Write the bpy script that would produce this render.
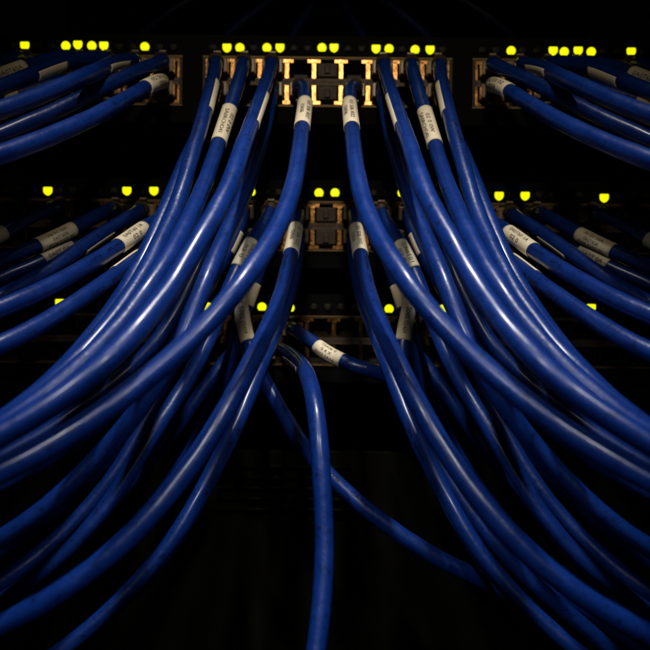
import bpy, bmesh, math, random
import numpy as np
from mathutils import Vector, Matrix

random.seed(7)
for o in list(bpy.data.objects):
    bpy.data.objects.remove(o)
scene = bpy.context.scene
C = scene.collection

# ------------------------------------------------------------------ camera
D = 0.40            # metres from lens to the switch fronts (plane y = 0)
FPX = 800.0        # focal length in photo pixels (650 px wide)
ROLL = 0.0099
cam_d = bpy.data.cameras.new('camera')
cam_d.sensor_width = 36.0
cam_d.lens = FPX / 650.0 * 36.0
cam_d.clip_start = 0.01
cam_d.clip_end = 20.0
cam_d.dof.use_dof = True
cam_d.dof.focus_distance = 0.315
cam_d.dof.aperture_fstop = 13.0
cam = bpy.data.objects.new('camera', cam_d)
C.objects.link(cam)
cam.matrix_world = (Matrix.Translation((0, -D, 0)) @ Matrix.Rotation(math.pi / 2, 4, 'X')
                    @ Matrix.Rotation(ROLL, 4, 'Z'))
scene.camera = cam

# ------------------------------------------------------------------ world, lamp, exposure
w = bpy.data.worlds.new('World')
scene.world = w
w.use_nodes = True
w.node_tree.nodes['Background'].inputs['Color'].default_value = (0.25, 0.3, 0.45, 1)
w.node_tree.nodes['Background'].inputs['Strength'].default_value = 0.0015
def spot(name, pos, aim, power, col, cone, radius):
    ld = bpy.data.lights.new(name, 'SPOT')
    ld.energy = power
    ld.color = col
    ld.shadow_soft_size = radius
    ld.spot_size = math.radians(cone)
    ld.spot_blend = 1.0
    o = bpy.data.objects.new(name, ld)
    C.objects.link(o)
    o.location = pos
    o.rotation_euler = (Vector(aim) - Vector(pos)).to_track_quat('-Z', 'Y').to_euler()
    return o


spot('aisle_lamp', (0.0, -0.27, 0.57), (0.0, -0.15, 0.0), 14.0, (1.0, 0.97, 0.93), 37, 0.012)
spot('top_row_fill', (0.0, -0.52, 0.27), (0.0, -0.02, 0.10), 3.1, (1.0, 0.85, 0.62), 37, 0.016)  # added warm fill spot, brightens the top port row and its labels
for sx in (-1, 1):
    spot('side_fill', (sx * 0.11, -0.49, 0.285), (-sx * 0.02, -0.14, -0.05), 2.5, (0.94, 0.97, 1.0), 38, 0.012)  # added cool fill spots from both sides, lifting the shadowed cables
vs = scene.view_settings
vs.view_transform = 'Standard'
vs.look = 'None'
vs.exposure = -0.10
vs.gamma = 1.0
vs.use_curve_mapping = False


# ------------------------------------------------------------------ materials
def mat(name, col, rough=0.5, metal=0.0, emis=None, estr=0.0, bump=0.0, bscale=400.0, var=0.0, vscale=60.0, spec=0.5):
    m = bpy.data.materials.new(name)
    m.use_nodes = True
    nt = m.node_tree
    b = nt.nodes['Principled BSDF']
    b.inputs['Base Color'].default_value = (*col, 1)
    b.inputs['Roughness'].default_value = rough
    b.inputs['Metallic'].default_value = metal
    b.inputs['Specular IOR Level'].default_value = spec
    if emis:
        b.inputs['Emission Color'].default_value = (*emis, 1)
        b.inputs['Emission Strength'].default_value = estr
    tc = nt.nodes.new('ShaderNodeTexCoord')
    if bump > 0:
        n = nt.nodes.new('ShaderNodeTexNoise')
        n.inputs['Scale'].default_value = bscale
        n.inputs['Detail'].default_value = 4
        nt.links.new(tc.outputs['Object'], n.inputs['Vector'])
        bp = nt.nodes.new('ShaderNodeBump')
        bp.inputs['Strength'].default_value = bump
        bp.inputs['Distance'].default_value = 0.0006
        nt.links.new(n.outputs['Fac'], bp.inputs['Height'])
        nt.links.new(bp.outputs['Normal'], b.inputs['Normal'])
    if var > 0:
        n2 = nt.nodes.new('ShaderNodeTexNoise')
        n2.inputs['Scale'].default_value = vscale
        n2.inputs['Detail'].default_value = 6
        nt.links.new(tc.outputs['Object'], n2.inputs['Vector'])
        mx = nt.nodes.new('ShaderNodeMix')
        mx.data_type = 'RGBA'
        mx.inputs[6].default_value = (*[c * (1 - var) for c in col], 1)
        mx.inputs[7].default_value = (*[min(1, c * (1 + var)) for c in col], 1)
        nt.links.new(n2.outputs['Fac'], mx.inputs[0])
        nt.links.new(mx.outputs[2], b.inputs['Base Color'])
        mr = nt.nodes.new('ShaderNodeMapRange')
        mr.inputs[3].default_value = max(0.05, rough - 0.12)
        mr.inputs[4].default_value = rough + 0.14
        nt.links.new(n2.outputs['Fac'], mr.inputs[0])
        nt.links.new(mr.outputs[0], b.inputs['Roughness'])
    return m


M_JACKET = mat('blue_pvc_jacket', (0.0022, 0.025, 0.172), 0.36, bump=0.30, bscale=330, var=0.28, vscale=110, spec=0.38)
_b = M_JACKET.node_tree.nodes['Principled BSDF']
_b.inputs['Coat Weight'].default_value = 0.28
_b.inputs['Coat Roughness'].default_value = 0.17
_nt = M_JACKET.node_tree
_tc = _nt.nodes.new('ShaderNodeTexCoord')
_old = _b.inputs['Base Color'].links[0].from_socket
_n = _nt.nodes.new('ShaderNodeTexNoise')          # handling scuffs
_n.inputs['Scale'].default_value = 420
_n.inputs['Detail'].default_value = 5
_n.inputs['Roughness'].default_value = 0.7
_nt.links.new(_tc.outputs['Object'], _n.inputs['Vector'])
_r = _nt.nodes.new('ShaderNodeValToRGB')
_r.color_ramp.elements[0].position = 0.55
_r.color_ramp.elements[1].position = 0.66
_nt.links.new(_n.outputs['Fac'], _r.inputs['Fac'])
_m = _nt.nodes.new('ShaderNodeMix')
_m.data_type = 'RGBA'
_m.inputs[7].default_value = (0.002, 0.010, 0.07, 1)
_nt.links.new(_r.outputs['Color'], _m.inputs[0])
_nt.links.new(_old, _m.inputs[6])
_nt.links.new(_m.outputs[2], _b.inputs['Base Color'])
M_LABEL = mat('paper_label', (0.88, 0.76, 0.54), 0.6, bump=0.1, bscale=900, var=0.10, vscale=140, spec=0.3)
M_INK = mat('black_ink', (0.045, 0.036, 0.03), 0.7, spec=0.2)
M_JINK = mat('jacket_ink', (0.004, 0.008, 0.03), 0.6, spec=0.2)
M_PLUG = mat('smoky_clear_plastic', (0.24, 0.17, 0.11), 0.3, bump=0.1, var=0.25, vscale=250)
M_BLANK = mat('brown_smoked_plastic', (0.045, 0.030, 0.020), 0.5, bump=0.2, var=0.3, vscale=300, spec=0.2)
M_FRAME = mat('warm_plated_jack_metal', (0.33, 0.165, 0.055), 0.25, metal=1.0, bump=0.2, bscale=700, var=0.12, vscale=260)
M_FRAME2 = mat('dull_jack_housing', (0.060, 0.034, 0.020), 0.55, metal=0.2, bump=0.25, bscale=700, var=0.3, vscale=260)
M_CAVITY = mat('black_port_interior', (0.012, 0.010, 0.009), 0.6)
M_PIN = mat('gold_contact', (0.8, 0.5, 0.18), 0.3, metal=1.0)
M_FACE = mat('black_powder_coat', (0.004, 0.004, 0.0045), 0.75, bump=0.35, bscale=1500, spec=0.05)
M_TRIM = mat('dull_brass_trim', (0.15, 0.095, 0.03), 0.55, metal=0.6, var=0.3, vscale=200)
M_LED = mat('lit_yellow_green', (0.02, 0.02, 0.0), 0.4, emis=(0.98, 1.0, 0.0), estr=1.08)
M_LEDOFF = mat('unlit_lens', (0.018, 0.018, 0.008), 0.5, spec=0.1)
M_RACK = mat('rack_steel', (0.012, 0.012, 0.012), 0.7, bump=0.2, bscale=900, spec=0.15)
M_VENT = mat('lower_panel_coat', (0.0045, 0.004, 0.002), 0.85, bump=0.3, bscale=1200, var=0.2, vscale=40, spec=0.08)


# ------------------------------------------------------------------ helpers
def link_mesh(name, me, material, parent=None):
    o = bpy.data.objects.new(name, me)
    if material is not None and not me.materials:
        for m in (material if isinstance(material, (list, tuple)) else [material]):
            me.materials.append(m)
    C.objects.link(o)
    o.parent = parent
    return o


def from_bm(name, bm, material, parent=None, smooth=False):
    me = bpy.data.meshes.new(name)
    bmesh.ops.recalc_face_normals(bm, faces=bm.faces)
    bm.to_mesh(me)
    bm.free()
    if smooth:
        for p in me.polygons:
            p.use_smooth = True
    return link_mesh(name, me, material, parent)


def empty(name, loc, label=None, cat=None, group=None):
    o = bpy.data.objects.new(name, None)
    o.empty_display_size = 0.01
    C.objects.link(o)
    o.location = loc
    if label:
        o['label'] = label
    if cat:
        o['category'] = cat
    if group:
        o['group'] = group
    return o


def box(bm, x0, x1, y0, y1, z0, z1, mi=0, bevel=0.0):
    vs_ = [bm.verts.new((x, y, z)) for x in (x0, x1) for y in (y0, y1) for z in (z0, z1)]
    idx = [(0, 1, 3, 2), (4, 6, 7, 5), (0, 4, 5, 1), (2, 3, 7, 6), (0, 2, 6, 4), (1, 5, 7, 3)]
    fs = []
    for f in idx:
        fc = bm.faces.new([vs_[i] for i in f])
        fc.material_index = mi
        fs.append(fc)
    if bevel > 0:
        es = list({e for f in fs for e in f.edges})
        r = bmesh.ops.bevel(bm, geom=es, offset=bevel, segments=2, affect='EDGES', profile=0.5)
        for f in r['faces']:
            f.material_index = mi


S = D / FPX                      # metres per photo pixel on the switch fronts


def unroll(u, v):
    du, dv = u - 325.0, v - 325.0
    return du + dv * ROLL, dv - du * ROLL


# ------------------------------------------------------------------ the rack
rk = empty('equipment_rack', (0, 0.01, -0.30), 'black steel rack posts and back panel holding the switches', 'rack')
for sx in (-1, 1):
    bm = bmesh.new()
    box(bm, sx * 0.242 - 0.012, sx * 0.242 + 0.012, -0.004, 0.03, -0.05, 0.62, bevel=0.001)
    for k in range(20):
        z = 0.0 + k * 0.029
        box(bm, sx * 0.242 - 0.004, sx * 0.242 + 0.004, -0.0052, -0.0046, z, z + 0.008)
    from_bm('post', bm, M_RACK, rk)
bm = bmesh.new()
box(bm, -0.27, 0.27, 0.42, 0.424, -0.05, 0.80)
from_bm('back_panel', bm, M_RACK, rk)

# lower blanking panel with louvres
vp = empty('louvred_panel', (0, 0.012, -0.32), 'dark louvred blanking panel below the lowest switch', 'panel')
bm = bmesh.new()
ZP = -0.036
box(bm, -0.229, 0.229, 0.0, 0.003, 0.0, 0.255, bevel=0.0008)
from_bm('plate', bm, M_VENT, vp)
lv = None
for r in range(5):
    for sx in (0,):
        if lv is None:
            bm = bmesh.new()
            pts = [(-0.034, 0, -0.0022), (0.034, 0, -0.0022), (0.034, -0.0022, 0.0), (-0.034, -0.0022, 0.0),
                   (-0.034, 0, 0.0006), (0.034, 0, 0.0006)]
            v_ = [bm.verts.new(p) for p in pts]
            for f in ((0, 1, 2, 3), (3, 2, 5, 4), (0, 3, 4), (1, 5, 2), (0, 4, 5, 1)):
                bm.faces.new([v_[i] for i in f])
            o = from_bm('louvre', bm, M_VENT, vp)
            lv = o.data
        else:
            o = link_mesh('louvre', lv, None, vp)
        o.location = (sx * 0.115 - 0.02, -0.0003, 0.247 - r * 0.0055)
# added light blocker above the top switch (out of the frame, shades the plugs)
sh = empty('light_blocker', (0, 0.005, 0.190), 'unseen black light blocker added above the top switch to shade the plugs', 'light blocker')
bm = bmesh.new()
box(bm, -0.229, 0.229, -0.050, 0.03, 0.0, 0.003, bevel=0.0006)
from_bm('deck', bm, M_RACK, sh)
bm = bmesh.new()
box(bm, -0.229, 0.229, -0.0525, -0.0502, -0.004, 0.012, bevel=0.0006)
from_bm('lip', bm, M_RACK, sh)

# ------------------------------------------------------------------ switches
PITCH = 13.5e-3
PORT_H = 12.0e-3


def port_mesh():
    """ one jack: plated face with a keyed opening (key at +z), dark well behind, eight contacts """
    bm = bmesh.new()
    hw, hh = PITCH / 2 - 0.00002, PORT_H / 2 - 0.00005
    ow, kw = 5.75e-3, 3.5e-3
    zb, zt, zk = -4.3e-3, 3.5e-3, 5.15e-3
    outer = [(-hw, -hh), (hw, -hh), (hw, zt), (hw, hh), (-hw, hh), (-hw, zt)]
    y0, y1 = -0.0008, 0.0125
    # face plates
    def quad(a, b, c, d, mi, y=y0):
        vv = [bm.verts.new((p[0], y, p[1])) for p in (a, b, c, d)]
        f = bm.faces.new(vv)
        f.material_index = mi
    ch = 0.9e-3
    quad((-hw, -hh), (hw, -hh), (hw, zb), (-hw, zb), 3)
    quad((-hw, zb), (-ow, zb), (-ow, zt), (-hw, zt), 0)
    quad((ow, zb), (hw, zb), (hw, zt), (ow, zt), 0)
    quad((-hw, zt), (-kw, zt), (-kw, zk), (-hw, zk), 0)
    quad((kw, zt), (hw, zt), (hw, zk), (kw, zk), 0)
    quad((-hw, zk), (hw, zk), (hw, hh), (-hw, hh), 3)
    # well
    loop = [(-ow, zb), (ow, zb), (ow, zt), (kw, zt), (kw, zk), (-kw, zk), (-kw, zt), (-ow, zt)]
    n = len(loop)
    ymid = y0 + 0.0012
    for i in range(n):
        a, b = loop[i], loop[(i + 1) % n]
        for (ya, yb, mi) in ((y0, ymid, 0), (ymid, y1, 1)):
            f = bm.faces.new([bm.verts.new((a[0], ya, a[1])), bm.verts.new((b[0], ya, b[1])),
                              bm.verts.new((b[0], yb, b[1])), bm.verts.new((a[0], yb, a[1]))])
            f.material_index = mi
    f = bm.faces.new([bm.verts.new((a[0], y1, a[1])) for a in loop])
    f.material_index = 1
    # outer skirt
    out = [(-hw, -hh), (hw, -hh), (hw, hh), (-hw, hh)]
    for i in range(4):
        a, b = out[i], out[(i + 1) % 4]
        f = bm.faces.new([bm.verts.new((a[0], y0, a[1])), bm.verts.new((b[0], y0, b[1])),
                          bm.verts.new((b[0], y1, b[1])), bm.verts.new((a[0], y1, a[1]))])
        f.material_index = 0
    for k in range(8):
        x = (k - 3.5) * 1.02e-3
        vv = [bm.verts.new(p) for p in ((x - 0.25e-3, 0.003, zb + 0.2e-3), (x + 0.25e-3, 0.003, zb + 0.2e-3),
                                        (x + 0.25e-3, 0.010, zb + 3.6e-3), (x - 0.25e-3, 0.010, zb + 3.6e-3))]
        f = bm.faces.new(vv)
        f.material_index = 2
    me = bpy.data.meshes.new('port')
    bm.to_mesh(me)
    bm.free()
    for m in (M_FRAME, M_CAVITY, M_PIN, M_FRAME2):
        me.materials.append(m)
    return me


PORT_ME = port_mesh()


def led_mesh(kind, r=2.3e-3):
    """ moulded light pipe: one flat side, rounded elsewhere """
    pts = []
    if kind == 'dome':
        for a in range(-50, 231, 14):
            pts.append((r * math.cos(math.radians(a)), r * math.sin(math.radians(a))))
        pts = [(x, max(z, -0.78 * r)) for x, z in pts]
    else:
        pts = [(-0.98 * r, 0.62 * r), (-0.84 * r, 0.86 * r), (0.84 * r, 0.86 * r), (0.98 * r, 0.62 * r), (0.97 * r, -0.1 * r),
               (0.80 * r, -0.52 * r), (0.36 * r, -0.92 * r), (0, -1.02 * r), (-0.36 * r, -0.92 * r), (-0.80 * r, -0.52 * r),
               (-0.97 * r, -0.1 * r)]
    bm = bmesh.new()
    rings = []
    for (y, s) in ((0.001, 1.0), (-0.0006, 1.0), (-0.0011, 0.86), (-0.0013, 0.5)):
        rings.append([bm.verts.new((x * s, y, z * s)) for x, z in pts])
    n = len(pts)
    for a, b in zip(rings, rings[1:]):
        for i in range(n):
            bm.faces.new((a[i], a[(i + 1) % n], b[(i + 1) % n], b[i]))
    bm.faces.new(rings[-1])
    bm.faces.new(rings[0])
    bmesh.ops.recalc_face_normals(bm, faces=bm.faces)
    me = bpy.data.meshes.new('indicator_light')
    bm.to_mesh(me)
    bm.free()
    return me


LED_ME = {}
for kind in ('dome', 'shield'):
    for lit in (True, False):
        me = led_mesh(kind, 2.25e-3 if lit else 1.9e-3)
        me.materials.append(M_LED if lit else M_LEDOFF)
        LED_ME[(kind, lit)] = me

TRIM_ME = {}
ROWS = [   # LED height (unrolled px), centre-block offset, inner column of the side blocks, lit lamps in photo px
    (-276.0, 0.0, -161.1, [(25, 46, 's'), (66, 46, 'd'), (78, 45, 's'), (92, 46, 'd'), (104, 46, 's'), (145, 47, 'd'), (227, 48, 's'),
                           (240, 48, 'd'), (267, 48, 'd'), (280, 48, 's'), (322, 48, 'd'), (334, 48, 's'), (376, 49, 's'), (389, 49, 'd'),
                           (415, 50, 'd'), (430, 50, 's'), (511, 51, 'd'), (553, 51, 's'), (564, 52, 'd'), (578, 51, 's'), (591, 52, 'd'),
                           (631, 52, 's')]),
    (-132.0, 0.0, -152.0, [(48, 191, 's'), (127, 191, 's'), (154, 191, 's'), (251, 192, 'd'), (319, 193, 'd'), (335, 193, 'd'),
                           (402, 193, 'd'), (499, 196, 's'), (525, 196, 's'), (604, 198, 's')]),
    (-17.8, -4.5, -152.0, [(60, 303, 's'), (208, 307, 'd'), (262, 307, 'd'), (290, 308, 'd'), (389, 309, 'd'), (443, 309, 'd'),
                           (591, 308, 's')]),
]
SW_LABEL = ['topmost black network switch with the brightest row of yellow lights',
            'middle black network switch, behind the fanned blue cables',
            'lowest black network switch, its empty ports showing at the centre']
PORTS = []       # (row, x, z, upper)
for ri, (ledz, coff, side, lit) in enumerate(ROWS):
    z0 = -ledz * S
    sw = empty('network_switch', (0, 0, z0), SW_LABEL[ri], 'network switch', 'switches stacked in the rack')
    centres = [(side - 4 * 27) * S, coff * S, (-side + 4 * 27) * S]
    half = 4.5 * PITCH + 0.0015
    # fascia strips round the three port blocks
    bm = bmesh.new()
    box(bm, -0.229, 0.229, 0.0, 0.0025, -0.0042, 0.0065)
    box(bm, -0.229, 0.229, 0.0, 0.0025, -0.0375, -0.0293)
    edges = [-0.229] + [e for c in centres for e in (c - half, c + half)] + [0.229]
    for i in range(0, len(edges), 2):
        a, b = edges[i], edges[i + 1]
        if b > a:
            box(bm, a, b, 0.0, 0.0025, -0.0293, -0.0042)
    from_bm('fascia', bm, M_FACE, sw)
    bm = bmesh.new()
    box(bm, -0.218, 0.218, 0.0135, 0.30, -0.0370, 0.0060)
    from_bm('chassis', bm, M_RACK, sw)
    for bi, cx in enumerate(centres):
        # thin trim lines above and below the block
        for zz in (-0.0046, -0.0289):
            key = ('t',)
            if key not in TRIM_ME:
                bm = bmesh.new()
                box(bm, -half, half, -0.0011, 0.002, -0.00035, 0.00035)
                me = bpy.data.meshes.new('trim')
                bm.to_mesh(me)
                bm.free()
                me.materials.append(M_TRIM)
                TRIM_ME[key] = me
            o = link_mesh('trim_strip', TRIM_ME[key], None, sw)
            o.location = (cx, 0, zz)
        # end cheeks of the block
        for sx in (-1, 1):
            bm = bmesh.new()
            box(bm, sx * (half - 0.0007) - 0.0006, sx * (half - 0.0007) + 0.0006, -0.0012, 0.012, -0.0286, -0.0050)
            o = from_bm('block_cheek', bm, M_BLANK, sw)
            o.location = (cx, 0, 0)
        for k in range(-4, 5):
            x = cx + k * PITCH
            for up in (True, False):
                z = -0.01075 if up else -0.02280
                o = link_mesh('port', PORT_ME, None, sw)
                o.location = (x, 0, z)
                if not up:
                    o.rotation_euler = (0, math.pi, 0)
                PORTS.append((ri, x, z0 + z, up))
    # indicator lights
    slots = []
    for cx in centres:
        for k in range(-4, 5):
            for s in (-1, 1):
                slots.append(cx + k * PITCH + s * PITCH / 4)
    done = []
    for (u, v, kd) in lit:
        X, V = unroll(u, v)
        o = link_mesh('indicator_light', LED_ME[('dome' if kd == 'd' else 'shield', True)], None, sw)
        o.location = (X * S, 0, -V * S - z0)
        done.append(X * S)
    for i, x in enumerate(slots):
        if min(abs(x - d) for d in done) > 0.0055 and abs(x) < 0.20:
            o = link_mesh('indicator_light', LED_ME[('shield' if i % 2 else 'dome', False)], None, sw)
            o.location = (x, 0, 0)

# ------------------------------------------------------------------ cables: tracing data
# each: port pixel, then (u, v, apparent width); labels: (u0,v0,u1,v1, angle, span, lines)
DIA = 7.0e-3
RAD = 3.28e-3
ID = {}
LEFT = [
 dict(n='A0', port=(220, 92), p=[(209,112,14.8),(193,145,15.5),(178,180,16.5),(165,212,17.2),(152,242,17.8),(133,280,18.5),(112,312,19),(86,345,19.5),(60,373,20),(30,400,20.5),(0,426,21),(-50,462,21.5)],
      d='outermost cable of the {s} fan from the top switch, half hidden behind its neighbour'),
 dict(prt=(0, -30, 0), n='A1', port=(220, 70), p=[(214,78,14.9),(208,100,15.3),(200,130,16),(192,155,16.5),(185,180,17),(175,213,17.5),(162,237,18.2),(142,280,19.3),(114,318,20.4),(92,346,21.2),(70,368,22),(40,394,22.6),(0,424,23.2),(-50,455,23.8)],
      lab=[(213,83,206,111,78,120,[])],
      d='blue cable with a sliver of white label, left end of the top switch centre block', dr='blue cable with a sliver of white label, right end of the top switch centre block'),
 dict(prt=(0, 40, 0), n='A2', port=(247, 70), p=[(240,78,14.9),(230,108,15.2),(218,145,15.8),(206,180,17),(188,222,18.9),(172,252,20),(155,280,21),(128,317,21.8),(104,344,22.6),(80,368,23.2),(50,393,24),(0,429,25),(-50,460,26)],
      lab=[(230,108,218,145,8,210,['02 0 0W','SA0RCHO41'])],
      d='blue cable with long white two line label facing out, {s} of the top centre ports'),
 dict(n='A3', port=(274, 70), p=[(268,78,14.9),(259,103,15.6),(250,128,17),(241,152,18.5),(232,180,19.8),(221,205,20.5),(203,233,21.5),(177,280,22.5),(157,306,23.5),(135,335,24.5),(105,365,25.5),(70,392,26),(36,414,26.5),(0,436,27),(-50,462,27.5)],
      lab=[(263,97,254,126,82,110,[])], prt=(120, 90, 20),
      d='thick bright blue cable nearest the lens in the {s} fan, thin label edge high up'),
 dict(n='A4', port=(274, 92), p=[(270,104,14.7),(263,135,15),(254,165,15.6),(243,198,16.5),(228,230,17.5),(208,275,19),(194,310,19.5),(176,350,20),(147,400,20.5),(122,431,20.5),(95,462,20.5),(66,491,20.8),(35,518,21),(0,541,21),(-50,566,21)],
      d='unlabelled blue cable diving under the {s} crossing cable from the top switch'),
 dict(n='A5', port=(301, 92), p=[(306,88,14.7),(305,104,15),(302,128,16),(297,168,17.8),(290,199,19),(276,232,20.3),(251,271,22),(231,299,22.6),(210,321,23),(182,350,23.5),(150,377,24),(104,412,25),(70,436,25.5),(35,455,26),(0,473,26.5),(-50,497,27)],
      lab=[(305,102,302,128,6,230,['03 506 R02','10A06'])], prt=(131, -25, 26),
      d='bright blue cable sweeping {s} in front of all others from the near central top port'),
 dict(prt=(0, -35, 0), n='B1', port=(299, 215), p=[(296,228,15),(291,254,15.6),(283,288,17),(273,318,18.8),(261,343,20),(247,371,21),(231,401,21.6),(214,432,22),(190,468,22.5),(165,500,23),(139,531,23.5),(108,559,23.6),(90,572,24),(50,601,24),(0,627,24),(-50,648,24)],
      lab=[(296,229,291,254,5,220,['03 506 X02','10A06'])],
      d='bright blue cable from the middle switch, lowest thick curve on the {s}'),
 dict(prt=(0, 30, 0), n='B2', port=(299, 238), p=[(297,262,14.7),(290,292,15),(281,318,15.4),(268,348,16),(259,370,16.5),(247,402,17),(232,434,17.6),(214,470,18.3),(198,500,18.6),(181,530,19),(160,560,19.2),(124,598,19.5),(80,639,20),(40,668,20.5),(-10,700,21)],
      d='darker blue cable running just inside the lowest thick curve on the {s}'),
 dict(n='B3', port=(272, 215), p=[(266,222,14.8),(257,233,15),(250,244,15.1),(238,267,15.2),(230,284,15.4),(220,312,15.7),(208,343,16.1),(190,378,16.6),(170,408,17.1),(149,440,17.6),(125,480,18),(98,520,18.4),(60,560,18.8),(0,604,19.3),(-50,635,19.8)],
      lab=[(250,243,238,267,0,190,['0A0T01','02 0'])],
      d='shaded blue cable from the middle switch, dim label showing past the {s} crossing cable'),
 dict(n='B4', port=(245, 215), p=[(240,228,14.8),(229,250,14.9),(208,285,15),(187,330,15.2),(167,378,15.5),(146,423,15.9),(125,460,16.3),(103,491,16.7),(80,518,17),(40,554,17.5),(0,584,18),(-50,615,18.5)],
      lab=[(237,234,231,252,80,110,[])],
      d='thin looking shaded cable at the {s} edge with a fine highlight, above its twin'),
 dict(n='B6', port=(272, 238), p=[(262,262,14.7),(253,287,14.9),(246,307,15),(238,330,15.1),(230,362,15.2),(216,402,15.25),(198,440,15.3),(174,478,15.4),(147,512,15.5),(110,550,15.6),(50,590,15.7),(-20,628,15.8)],
      lab=[(253,285,246,308,0,150,[]),(200,430,191,446,60,110,[])],
      d='deeply shaded cable behind the {s} bundle, short dim label beside a yellow light'),
 dict(n='B9', port=(218, 215), p=[(211,235,14.8),(195,275,15),(176,312,15.2),(153,348,15.5),(124,375,15.8),(95,398,16),(60,422,16.3),(30,441,16.6),(0,457,16.9),(-50,482,17.3)],
      d='deeply shaded cable in the gap between the bright {s} sweeps'),
 dict(n='B10', port=(218, 238), p=[(210,262,14.7),(195,300,14.9),(174,340,15.1),(150,374,15.4),(122,403,15.8),(90,430,16.2),(45,461,16.8),(0,487,17.3),(-50,510,17.8)],
      d='dark cable tucked along the underside of the {s} crossing cable'),
 dict(n='B11', port=(239, 352), p=[(232,352,14.8),(216,372,14.9),(192,406,15),(162,446,15.2),(128,486,15.4),(86,528,15.6),(40,560,15.8),(0,580,16),(-50,602,16.2)],
      d='dim cable from the lowest switch lost among the {s} lower bundle'),
 dict(n='B12', port=(212, 330), p=[(206,340,14.8),(190,365,14.9),(165,398,15),(135,432,15.2),(105,462,15.4),(68,500,15.6),(30,532,15.8),(0,552,16),(-50,580,16.2)],
      d='dim cable from the lowest switch behind the unlabelled {s} diving cable'),
 dict(prt=(0, -25, 0), n='S1', port=(168, 92), p=[(163,80,15),(146,87,15.7),(130,97,16.4),(110,108,17.4),(90,119,18.4),(60,132,19.5),(30,145,20.5),(0,155,21.4),(-40,166,22.4)],
      lab=[(163,80,145,88,8,190,['02 50 02','0006'])],
      d='lowest cable of the upper {s} group, small label by its curved plug boot'),
 dict(n='S2', port=(166, 66), p=[(164,61,14.9),(150,66,15.1),(130,74,15.5),(110,84,15.9),(90,94,16.3),(60,109,16.9),(30,122,17.4),(0,135,17.9),(-40,150,18.6)],
      d='dull unlabelled cable, second from below in the upper {s} group'),
 dict(n='S3', port=(139, 66), p=[(134,60,14.9),(118,61,15.2),(100,69,16),(85,76,17),(60,87,18),(30,100,19),(0,111,20),(-40,122,21)],
      lab=[(125,61,105,70,-58,105,[])],
      d='glossy cable with a long white glint in the upper {s} group'),
 dict(n='S4', port=(112, 66), p=[(106,58,14.9),(85,57,15.1),(60,63,15.7),(40,71,16.2),(20,80,16.9),(0,88,17.5),(-40,100,18.4)],
      lab=[(61,66,33,77,-52,105,[])],
      d='dull cable with a dim label on its lower side, upper {s} group'),
 dict(n='S5', port=(85, 66), p=[(74,57,14.8),(50,57,15),(25,67,15.3),(0,76,15.9),(-30,86,16.6)],
      lab=[(23,68,-12,80,10,230,['0A0T60A'])],
      d='cable with a cream label cut by the {s} edge of the picture, near the top'),
 dict(n='S6', port=(31, 66), p=[(16,56,14.8),(0,61,15.1),(-25,72,15.6)],
      d='dark cable end in the far upper {s} corner port'),
 dict(n='S7', port=(112, 92), p=[(100,78,14.8),(80,77,14.9),(50,83,15.1),(10,97,15.4),(-30,108,15.8)],
      lab=[(18,93,3,99,0,180,[])],
      d='mostly hidden cable beneath the glossy one of the upper {s} group'),
 dict(prt=(0, -20, 0), n='R1', port=(174, 238), p=[(165,240,14.9),(150,250,15.5),(135,260,16.1),(120,272,16.8),(90,293,18),(60,313,19),(30,331,20),(0,346,20.8),(-50,366,21.8)],
      lab=[(140,256,117,274,85,60,[])],
      d='lowest cable of the middle {s} group, thin strip of label on its top edge'),
 dict(n='R2', port=(174, 215), p=[(166,216,14.9),(153,222,15.1),(141,230,15.6),(119,246,16.3),(100,258,17),(80,270,17.9),(60,281,18.6),(40,292,19.4),(0,309,20.4),(-50,328,21.4)],
      lab=[(143,229,119,246,12,200,['0A0T60 1A','02 0'])], prt=(30, 15, 20),
      d='middle {s} group cable with a bright label and faint printing on its jacket'),
 dict(n='R3', port=(147, 215), p=[(135,215,14.8),(118,223,15),(100,235,15.4),(80,249,15.9),(60,263,16.6),(30,282,17.2),(0,299,17.8),(-50,322,18.6)],
      lab=[(109,229,81,248,-75,60,[])],
      d='middle {s} group cable with one fine highlight and a sliver of label below'),
 dict(n='R4', port=(120, 215), p=[(108,211,14.8),(90,219,15.1),(71,231,15.6),(37,246,16.2),(18,255,16.5),(0,262,16.8),(-40,278,17.3)],
      lab=[(72,230,36,247,-5,240,['P0 01 10A','0A0T60A','0006 0102 02'])],
      d='cable with the longest label, three printed lines, middle {s} group'),
 dict(n='R5', port=(120, 238), p=[(110,234,14.7),(90,240,14.8),(70,250,15),(45,261,15.2),(20,271,15.5),(0,280,15.8),(-40,300,16.2)],
      lab=[(74,248,42,262,20,210,['0A0T 0A'])],
      d='dim cable directly under the one with the longest label, middle {s} group'),
 dict(n='R6', port=(66, 215), p=[(52,208,14.8),(30,215,15),(6,232,15.4),(-15,243,15.8),(-40,255,16.1)],
      lab=[(6,232,-24,247,0,240,[])],
      d='cable whose label is cut by the {s} edge, middle group'),
]
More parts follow.
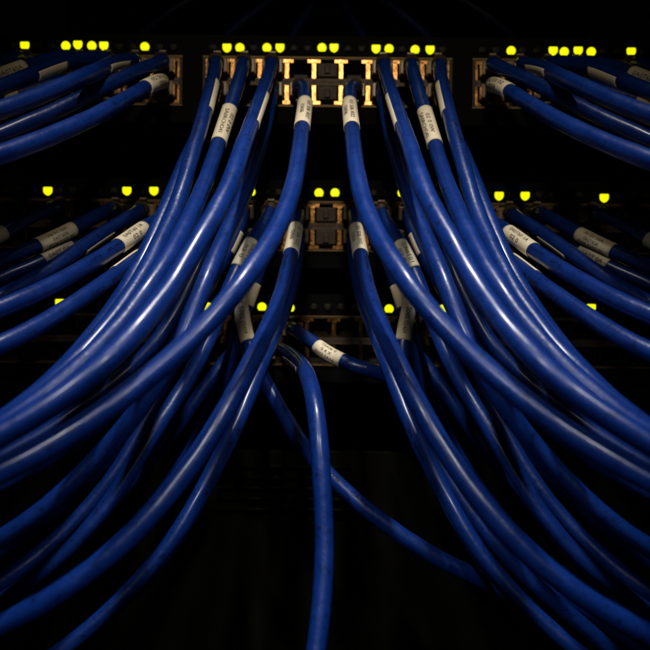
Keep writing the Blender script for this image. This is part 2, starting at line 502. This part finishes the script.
CENTRE = [
 dict(n='C1', port=(266, 354), p=[(275,348,14.9),(286,352,15.3),(298,361,16),(308,377,17),(314,398,18),(318,425,18.5),(320,450,18.8),(323,500,19.1),(325,550,19.5),(322,600,20),(317,650,20.5),(309,690,21),(298,730,21.4)],
      lab=[(289,355,302,371,-80,70,[])], prt=(395, -20, 9),
      d='single blue cable hanging straight down the middle of the picture'),
 dict(prt=(0, 25, 0), n='C2', port=(245, 238), p=[(236,272,14.7),(240,300,14.9),(247,342,15.4),(257,366,15.7),(272,395,16),(290,425,16.4),(310,455,16.8),(335,483,17),(363,507,17.3),(400,535,17.5),(430,555,17.7),(465,572,17.8),(495,586,17.7),(525,605,17.4),(560,638,17.4),(600,675,17.4)],
      lab=[(240,300,247,342,0,190,['T 5002 05409'])],
      d='blue cable crossing diagonally behind the hanging middle cable to lower right'),
 dict(n='C2r', port=(406, 238), p=[(415,272,14.7),(411,300,14.9),(402,343,15.4),(401,370,15.5),(410,402,15.7),(424,432,16),(440,462,16.3),(462,500,16.6),(492,540,16.9),(540,590,17.2),(600,640,17.4)],
      lab=[(411,300,402,343,0,190,['T 5002 05409'])],
      d='cable with a half lit label leaning inward, right of the middle beside a yellow light'),
 dict(n='C3', port=(293, 328), p=[(298,331,14.9),(306,337,15),(318,348,15.2),(338,360,15.5),(358,368,15.7),(380,372,15.7),(396,378,15.6),(408,393,15.6),(419,415,15.7),(432,443,15.9),(456,485,16.2),(488,530,16.5),(530,575,16.8),(600,620,17)],
      lab=[(317,347,340,361,8,230,['10A06 0','0 4 X','0002 0A06'])],
      d='short looking cable with a white label leaving the lowest switch to the right'),
]


for c_ in CENTRE[:2]:
    c_['p'] = [(u, v, wd if i < (3 if c_['n'] == 'C1' else 6) else wd * 1.05) for i, (u, v, wd) in enumerate(c_['p'])]
for c_ in LEFT + CENTRE:
    # a cable leaves its port straight out and then hangs: most of the reach happens early
    w0, w1 = c_['p'][0][2], max(q[2] for q in c_['p'])
    c_['p'] = [(u, v, w0 + (w1 - w0) * 1.05 * max(0.0, (wd - w0) / (w1 - w0)) ** 0.86) for u, v, wd in c_['p']]


def px2w(u, v, wd):
    X, V = unroll(u, v)
    d = DIA * FPX / wd
    d = min(d, D - 0.021)
    return np.array((X / FPX * d, d - D, -V / FPX * d))


used = set()


def pick_port(u, v, row=None):
    X, V = unroll(u, v)
    best = sorted(range(len(PORTS)), key=lambda i: (PORTS[i][1] - X * S) ** 2 + (PORTS[i][2] + V * S) ** 2)
    for i in best:
        if i not in used:
            used.add(i)
            return PORTS[i]


def spline(P, step=0.0025):
    P = np.array(P)
    Q = np.vstack([2 * P[0] - P[1], P, 2 * P[-1] - P[-2]])
    out = []
    for i in range(1, len(Q) - 2):
        p0, p1, p2, p3 = Q[i - 1:i + 3]
        t0 = 0
        t1 = t0 + max(1e-6, np.linalg.norm(p1 - p0)) ** 0.5
        t2 = t1 + max(1e-6, np.linalg.norm(p2 - p1)) ** 0.5
        t3 = t2 + max(1e-6, np.linalg.norm(p3 - p2)) ** 0.5
        n = max(3, int(np.linalg.norm(p2 - p1) / 0.002))
        for t in np.linspace(t1, t2, n, endpoint=False):
            a1 = (t1 - t) / (t1 - t0) * p0 + (t - t0) / (t1 - t0) * p1
            a2 = (t2 - t) / (t2 - t1) * p1 + (t - t1) / (t2 - t1) * p2
            a3 = (t3 - t) / (t3 - t2) * p2 + (t - t2) / (t3 - t2) * p3
            b1 = (t2 - t) / (t2 - t0) * a1 + (t - t0) / (t2 - t0) * a2
            b2 = (t3 - t) / (t3 - t1) * a2 + (t - t1) / (t3 - t1) * a3
            out.append((t2 - t) / (t2 - t1) * b1 + (t - t1) / (t2 - t1) * b2)
    out.append(P[-1])
    return resample(np.array(out), step)


def resample(A, step):
    L = np.concatenate([[0], np.cumsum(np.linalg.norm(np.diff(A, axis=0), axis=1))])
    n = max(4, int(L[-1] / step) + 1)
    s = np.linspace(0, L[-1], n)
    return np.stack([np.interp(s, L, A[:, k]) for k in range(3)], 1)


def gsmooth(A, sig):
    r = int(3 * sig)
    k = np.exp(-0.5 * (np.arange(-r, r + 1) / sig) ** 2)
    k /= k.sum()
    if A.ndim == 1:
        A = A[:, None]
        one = True
    else:
        one = False
    pad = np.vstack([2 * A[0] - A[1:r + 1][::-1], A, 2 * A[-1] - A[-r - 1:-1][::-1]]) if len(A) > r + 1 else np.pad(A, ((r, r), (0, 0)), 'edge')
    out = np.stack([np.convolve(pad[:, j], k, 'valid') for j in range(A.shape[1])], 1)
    return out[:, 0] if one else out


CAMP = np.array((0.0, -D, 0.0))


def raw_path(c):
    row, px, pz, up = pick_port(*c['port'])
    c['portpos'] = (px, pz, up)
    pts = [np.array((px, -0.004, pz)), np.array((px, -0.0135, pz))]
    cp = [px2w(*q) for q in c['p']]
    # tail outside the frame keeps going and sags
    e = cp[-1]
    t = cp[-1] - cp[-2]
    t = t / np.linalg.norm(t)
    for k in range(6):
        t = t + np.array((0, {'A0': 0.12, 'A1': 0.09, 'A2': 0.06}.get(c['n'], 0.02), -0.16))
        t = t / np.linalg.norm(t)
        e = e + t * 0.028
        cp.append(e)
    P = spline(pts + cp, 0.004)
    n0 = 5
    Q = gsmooth(P, 2.0)
    wgt = np.clip((np.arange(len(P)) - 2) / 5.0, 0, 1)[:, None]
    return P * (1 - wgt) + Q * wgt


def relax(paths, movable, iters=130, gap=DIA * 1.03):
    """ slide touching cables apart along the line of sight so that no two share the same space """
    own = np.concatenate([np.full(len(p), i) for i, p in enumerate(paths)])
    mov = np.concatenate([np.full(len(p), movable[i]) for i, p in enumerate(paths)])
    fixd = np.concatenate([np.clip((np.arange(len(p)) - 5) / 4.0, 0, 1) for p in paths])
    for it in range(iters):
        A = np.vstack(paths)
        ray = A - CAMP
        dep = np.linalg.norm(ray, axis=1)
        ray = ray / dep[:, None]
        mi = np.nonzero(mov)[0]
        B = A[mi]
        d2 = (B * B).sum(1)[:, None] + (A * A).sum(1)[None] - 2 * B @ A.T
        bi, jj = np.nonzero((d2 < gap * gap) & (own[mi][:, None] != own[None]))
        if len(bi) == 0:
            break
        ii = mi[bi]
        dist = np.sqrt(np.maximum(d2[bi, jj], 1e-12))
        sgn = np.where(dep[ii] > dep[jj] + 1e-9, 1.0, np.where(dep[ii] < dep[jj] - 1e-9, -1.0, np.where(ii > jj, 1.0, -1.0)))
        push = (gap - dist) * sgn * 0.45
        pos = np.zeros(len(A))
        neg = np.zeros(len(A))
        np.maximum.at(pos, ii, push)
        np.minimum.at(neg, ii, push)
        mv = pos + neg
        mv *= mov * fixd
        st = 0
        for i, p in enumerate(paths):
            m = mv[st:st + len(p)]
            if movable[i] and np.abs(m).max() > 1e-7:
                ms = gsmooth(m, 2.2) * 1.25
                ms *= fixd[st:st + len(p)]
                q = p + ray[st:st + len(p)] * ms[:, None]
                q[7:, 1] = np.minimum(q[7:, 1], -0.018)
                paths[i] = q
            st += len(p)
    return paths


# relax the left half and mirror it, then settle the central cables between both halves
lp = relax([raw_path(c) for c in LEFT], [1] * len(LEFT))
lp = [np.vstack([p[:6], gsmooth(p, 1.5)[6:]]) for p in lp]
mir = np.array((-1, 1, 1))
cpaths = [raw_path(c) for c in CENTRE]
allp = [p.copy() for p in lp] + [p * mir for p in lp] + cpaths
allp = relax(allp, [0] * (2 * len(lp)) + [1] * len(cpaths), iters=50)
CABLES = []
for c, p in zip(LEFT, allp[:len(LEFT)]):
    CABLES.append((c, p, 'left', False))
for c, p in zip(LEFT, allp[len(LEFT):2 * len(LEFT)]):
    CABLES.append((c, p, 'right', True))
for c, p in zip(CENTRE, allp[2 * len(LEFT):]):
    CABLES.append((c, p, 'centre', False))

# ------------------------------------------------------------------ lettering as flat mesh
_txt = {}


def text_mesh(s):
    if s in _txt:
        return _txt[s]
    cu = bpy.data.curves.new('lettering', 'FONT')
    cu.body = s
    cu.size = 1.0
    cu.resolution_u = 2
    cu.align_x = 'CENTER'
    cu.align_y = 'CENTER'
    o = bpy.data.objects.new('lettering', cu)
    C.objects.link(o)
    bpy.context.view_layer.update()
    dg = bpy.context.evaluated_depsgraph_get()
    me = bpy.data.meshes.new_from_object(o.evaluated_get(dg))
    bm = bmesh.new()
    bm.from_mesh(me)
    for k in range(9):
        bmesh.ops.bisect_plane(bm, geom=list(bm.verts) + list(bm.edges) + list(bm.faces), dist=1e-5,
                               plane_co=(0, -0.36 + k * 0.09, 0), plane_no=(0, 1, 0))
    bm.to_mesh(me)
    bm.free()
    V = np.array([tuple(v.co) for v in me.vertices])
    F = [tuple(p.vertices) for p in me.polygons]
    bpy.data.objects.remove(o)
    bpy.data.curves.remove(cu)
    bpy.data.meshes.remove(me)
    _txt[s] = (V, F)
    return _txt[s]


class Tube:
    def __init__(self, P):
        self.P = resample(P, 0.0022)
        T = np.gradient(self.P, axis=0)
        self.T = T / np.linalg.norm(T, axis=1)[:, None]
        self.L = np.concatenate([[0], np.cumsum(np.linalg.norm(np.diff(self.P, axis=0), axis=1))])

    def near(self, u, v):
        """ arc length of the point that shows nearest to the photo pixel """
        X, V = unroll(u, v)
        d = self.P[:, 1] + D
        uu = self.P[:, 0] / d * FPX
        vv = -self.P[:, 2] / d * FPX
        return self.L[np.argmin((uu - X) ** 2 + (vv - V) ** 2)]

    def at(self, s):
        s = np.clip(s, 0, self.L[-1])
        p = np.array([np.interp(s, self.L, self.P[:, k]) for k in range(3)])
        t = np.array([np.interp(s, self.L, self.T[:, k]) for k in range(3)])
        return p, t / np.linalg.norm(t)


def frame_at(tube, s, xsign):
    p, t = tube.at(s)
    x = t * xsign
    n = CAMP - p
    n = n - x * n.dot(x)
    n /= np.linalg.norm(n)
    up = np.cross(n, x)
    return p, x, n, up


def lab_sheet(tube, sa, sb, ang, span, xs, r, rows=14, cols=22):
    V, F = [], []
    for i in range(rows + 1):
        s = sa + (sb - sa) * i / rows
        p, x, n, up = frame_at(tube, s, xs)
        for rr in (r, r - 0.00016):
            for j in range(cols + 1):
                a = math.radians(ang + span * (j / cols - 0.5))
                V.append(p + rr * (math.cos(a) * n + math.sin(a) * up))
    w_ = cols + 1
    for i in range(rows):
        for j in range(cols):
            b0 = i * 2 * w_ + j
            b1 = (i + 1) * 2 * w_ + j
            F.append((b0, b0 + 1, b1 + 1, b1))
            F.append((b0 + w_, b1 + w_, b1 + w_ + 1, b0 + w_ + 1))
        for j in (0, cols):
            b0 = i * 2 * w_ + j
            b1 = (i + 1) * 2 * w_ + j
            F.append((b0, b1, b1 + w_, b0 + w_))
    for i in (0, rows):
        for j in range(cols):
            b0 = i * 2 * w_ + j
            F.append((b0, b0 + w_, b0 + w_ + 1, b0 + 1))
    return V, F


def pymesh(name, V, F, material, parent, smooth=True):
    me = bpy.data.meshes.new(name)
    me.from_pydata([tuple(v) for v in V], [], F)
    me.update()
    bm = bmesh.new()
    bm.from_mesh(me)
    bmesh.ops.recalc_face_normals(bm, faces=bm.faces)
    bm.to_mesh(me)
    bm.free()
    if smooth:
        for p in me.polygons:
            p.use_smooth = True
    return link_mesh(name, me, material, parent)


def tube_mesh(tube, r, s0, seed, sides=18):
    rng = random.Random(seed)
    V, F = [], []
    keep = [i for i, l in enumerate(tube.L) if l >= s0]
    ph = rng.random() * 9
    for q, i in enumerate(keep):
        p, t = tube.P[i], tube.T[i]
        n = CAMP - p
        n = n - t * n.dot(t)
        n /= np.linalg.norm(n)
        up = np.cross(n, t)
        l = tube.L[i]
        for k in range(sides):
            a = 2 * math.pi * k / sides
            # the twisted pairs inside show as a very slight lay in the jacket
            rr = r * (1 + 0.013 * math.sin(3 * a + l * 240 + ph) + 0.010 * math.sin(2 * a - l * 140 + 2 * ph)
                      + 0.008 * math.sin(l * 410 + 5 * ph + a))
            V.append(p + rr * (math.cos(a) * n + math.sin(a) * up))
    for i in range(len(keep) - 1):
        for k in range(sides):
            a, b = i * sides + k, i * sides + (k + 1) % sides
            F.append((a, b, b + sides, a + sides))
    F.append(tuple(range(sides))[::-1])
    F.append(tuple(range((len(keep) - 1) * sides, len(keep) * sides)))
    return V, F


# plug shared by every cable (axis along y, latch at +z)
bm = bmesh.new()
box(bm, -0.0050, 0.0050, -0.0085, 0.0095, -0.0038, 0.0031, bevel=0.0005)
box(bm, -0.0036, 0.0036, -0.0115, -0.0085, -0.0031, 0.0027, bevel=0.0008)
PLUG_O = from_bm('plug_proto', bm, M_PLUG)
PLUG_ME = PLUG_O.data
PLUG_ME.name = 'plug'
bpy.data.objects.remove(PLUG_O)
bm = bmesh.new()
vv = [bm.verts.new(p) for p in ((-0.0016, 0.006, 0.0033), (0.0016, 0.006, 0.0033), (0.0016, -0.0100, 0.0052), (-0.0016, -0.0100, 0.0052),
                                (-0.0016, 0.006, 0.0040), (0.0016, 0.006, 0.0040), (0.0016, -0.0100, 0.0060), (-0.0016, -0.0100, 0.0060))]
for f in ((0, 1, 2, 3), (4, 7, 6, 5), (0, 4, 5, 1), (1, 5, 6, 2), (2, 6, 7, 3), (3, 7, 4, 0)):
    bm.faces.new([vv[i] for i in f])
LT = from_bm('latch', bm, M_PLUG)
LATCH_ME = LT.data
bpy.data.objects.remove(LT)
# short strain relief collar
bm = bmesh.new()
prof = [(-0.0108, 0.0035), (-0.0120, 0.0038), (-0.0150, 0.0037), (-0.0158, 0.0034)]
rings = []
for y, r in prof:
    rings.append([bm.verts.new((r * math.cos(a), y, r * math.sin(a))) for a in np.linspace(0, 2 * math.pi, 16, endpoint=False)])
for a, b in zip(rings, rings[1:]):
    for i in range(16):
        bm.faces.new((a[i], a[(i + 1) % 16], b[(i + 1) % 16], b[i]))
bm.faces.new(rings[0])
bm.faces.new(rings[-1])
CL = from_bm('collar', bm, M_BLANK, smooth=True)
COLLAR_ME = CL.data
bpy.data.objects.remove(CL)

for ci, (c, path, side, mirrored) in enumerate(CABLES):
    tube = Tube(path)
    px, pz, up = c['portpos']
    if mirrored:
        px = -px
    if side == 'centre':
        text = c['d']
    elif side == 'right' and 'dr' in c:
        text = c['dr']
    else:
        text = c['d'].format(s=side)
    root = empty('network_cable', (px, 0, pz), text, 'cable', 'blue network cables plugged into the switches')
    inv = Matrix.Translation((-px, 0, -pz))

    def local(o):
        o.data.transform(inv)
        return o
    V, F = tube_mesh(tube, RAD, 0.010, ci)
    jk = local(pymesh('jacket', V, F, M_JACKET, root))
    pl = link_mesh('plug', PLUG_ME, None, root)
    if not up:
        pl.rotation_euler = (0, math.pi, 0)
    link_mesh('latch', LATCH_ME, None, pl)
    link_mesh('collar', COLLAR_ME, None, pl)
    for (u0, v0, u1, v1, ang, span, lines) in c.get('lab', []):
        if mirrored:
            # reflect the pixels about the symmetry line of the rack
            def refl(u, v):
                X, Vv = unroll(u, v)
                X = -X
                return 325 + X - Vv * ROLL, 325 + Vv + X * ROLL
            u0, v0 = refl(u0, v0)
            u1, v1 = refl(u1, v1)
        sa, sb = tube.near(u0, v0), tube.near(u1, v1)
        if sb < sa:
            sa, sb = sb, sa
        sb = max(sb, sa + 0.006)
        p, t = tube.at((sa + sb) / 2)
        dcam = p[1] + D
        # direction on the picture
        p2, _ = tube.at(sb)
        p1, _ = tube.at(sa)
        du = p2[0] / (p2[1] + D) - p1[0] / (p1[1] + D)
        dz = p2[2] / (p2[1] + D) - p1[2] / (p1[1] + D)
        steep = abs(du) < abs(dz)
        xs = (1 if dz < 0 else -1) if steep else (1 if du > 0 else -1)
        if mirrored and steep:
            ang = -ang
        V, F = lab_sheet(tube, sa, sb, ang, span, xs, RAD + 0.00024)
        lb = local(pymesh('label', V, F, M_LABEL, root))
        if lines:
            length = sb - sa
            lh = {1: 0.0030, 2: 0.0026, 3: 0.0021}[len(lines)]
            VV, FF = [], []
            mid = (sa + sb) / 2
            for li, ln in enumerate(lines):
                TV, TF = text_mesh(ln)
                wdt = TV[:, 0].max() - TV[:, 0].min()
                hgt = TV[:, 1].max() - TV[:, 1].min()
                full = max(len(q) for q in lines)
                tl = length * 0.70 * (len(ln) / full if len(ln) > 3 else 0.35)
                hh = min(lh * 0.64, tl / max(2.5, len(ln)) * 2.0)
                rot = ang + (((len(lines) - 1) / 2 - li) * lh) / RAD * 57.3
                base = len(VV)
                for (gx, gy, _) in TV:
                    s = mid + xs * (gx - (TV[:, 0].max() + TV[:, 0].min()) / 2) / wdt * tl
                    p, x, n, upv = frame_at(tube, s, xs)
                    a = math.radians(rot) + (gy - (TV[:, 1].max() + TV[:, 1].min()) / 2) / hgt * hh / RAD
                    VV.append(p + (RAD + 0.00034) * (math.cos(a) * n + math.sin(a) * upv))
                FF += [tuple(base + i for i in f) for f in TF]
            me = bpy.data.meshes.new('lettering')
            me.from_pydata([tuple(v) for v in VV], [], FF)
            me.update()
            me.materials.append(M_INK)
            o = link_mesh('lettering', me, None, lb)
            local(o)
    if 'prt' in c:
        # small ink-jet printing along the jacket: starts at photo height v
        v0, rot, nch = c['prt']
        d = tube.P[:, 1] + D
        uu = tube.P[:, 0] / d * FPX
        vvp = -tube.P[:, 2] / d * FPX
        pv = vvp + uu * 0 + 325
        start = {'A5': 46, 'A3': 62, 'R2': 66, 'C1': 52, 'A2': 118, 'A1': 70, 'B1': 60, 'B2': 125, 'R1': 74, 'C2': 140, 'S1': 70}[c['n']] * 1e-3
        VV, FF = [], []
        s = start
        for ln in (['4PR 24AWG', 'CAT 6'] if c['n'] != 'C1' else ['24AWG']):
            TV, TF = text_mesh(ln)
            wdt = TV[:, 0].max() - TV[:, 0].min()
            tl = len(ln) * 0.0017
            p, t = tube.at(s + tl / 2)
            p2, _ = tube.at(s + tl)
            p1, _ = tube.at(s)
            du = p2[0] / (p2[1] + D) - p1[0] / (p1[1] + D)
            dz = p2[2] / (p2[1] + D) - p1[2] / (p1[1] + D)
            steep = abs(du) < abs(dz)
            xs = (1 if dz < 0 else -1) if steep else (1 if du > 0 else -1)
            rr = -rot if (mirrored and steep) else rot
            base = len(VV)
            for (gx, gy, _) in TV:
                ss = s + tl / 2 + xs * gx / wdt * tl
                p, x, n, upv = frame_at(tube, ss, xs)
                a = math.radians(rr) + gy * 0.0019 / RAD
                VV.append(p + (RAD + 0.00012) * (math.cos(a) * n + math.sin(a) * upv))
            FF += [tuple(base + i for i in f) for f in TF]
            s += tl + 0.006
        me = bpy.data.meshes.new('jacket_print')
        me.from_pydata([tuple(v) for v in VV], [], FF)
        me.update()
        me.materials.append(M_JINK)
        o = link_mesh('jacket_print', me, None, jk)
        local(o)

# ------------------------------------------------------------------ blanking plugs in the central ports
for (u, v, lab_) in ((328, 69, 'smoky plastic blank filling the upper middle port of the top switch'),
                     (328, 93, 'smoky plastic blank filling the lower middle port of the top switch'),
                     (326, 215, 'smoky plastic blank filling the upper middle port of the middle switch'),
                     (326, 238, 'smoky plastic blank filling the lower middle port of the middle switch')):
    row, px, pz, up = pick_port(u, v)
    root = empty('blanking_plug', (px, 0, pz), lab_, 'port blank', 'port blanks at the centre')
    bm = bmesh.new()
    box(bm, -0.0051, 0.0051, -0.0022, 0.009, -0.0040, 0.0033, bevel=0.0006)
    o = from_bm('body', bm, M_BLANK, root)
    bm = bmesh.new()
    box(bm, -0.0014, 0.0014, -0.0034, -0.0024, -0.0024, 0.0018, bevel=0.0004)
    h = from_bm('finger_tab', bm, M_BLANK, root)
    if not up:
        o.rotation_euler = (0, math.pi, 0)

# ------------------------------------------------------------------ dim cables deep in the rack above the top switch
for k, (xa, xb) in enumerate(((-0.17, -0.05), (-0.11, -0.015), (-0.05, 0.0), (0.17, 0.05), (0.11, 0.015), (0.05, 0.0))):
    yb = 0.16 + 0.02 * (k % 3)
    za, zb = 0.155, 0.30
    P = spline([(xa, yb, za - 0.004), (xa * 0.9 + xb * 0.1, yb, za + 0.02), (xa * 0.6 + xb * 0.4, yb + 0.01, za + 0.06),
                (xb, yb + 0.015, zb - 0.03), (xb, yb + 0.015, zb + 0.02)], 0.005)
    tube = Tube(P)
    root = empty('network_cable', tuple(P[0]),
                 'dim blue cable climbing in the dark above the top switch, %s of the %s three' % (('outermost', 'middle', 'innermost')[k % 3], 'left' if k < 3 else 'right'),
                 'cable', 'dim cables above the top switch')
    V, F = tube_mesh(tube, RAD, 0.0, 100 + k, sides=12)
    o = pymesh('jacket', V, F, M_JACKET, root)
    o.data.transform(Matrix.Translation(-Vector(P[0])))
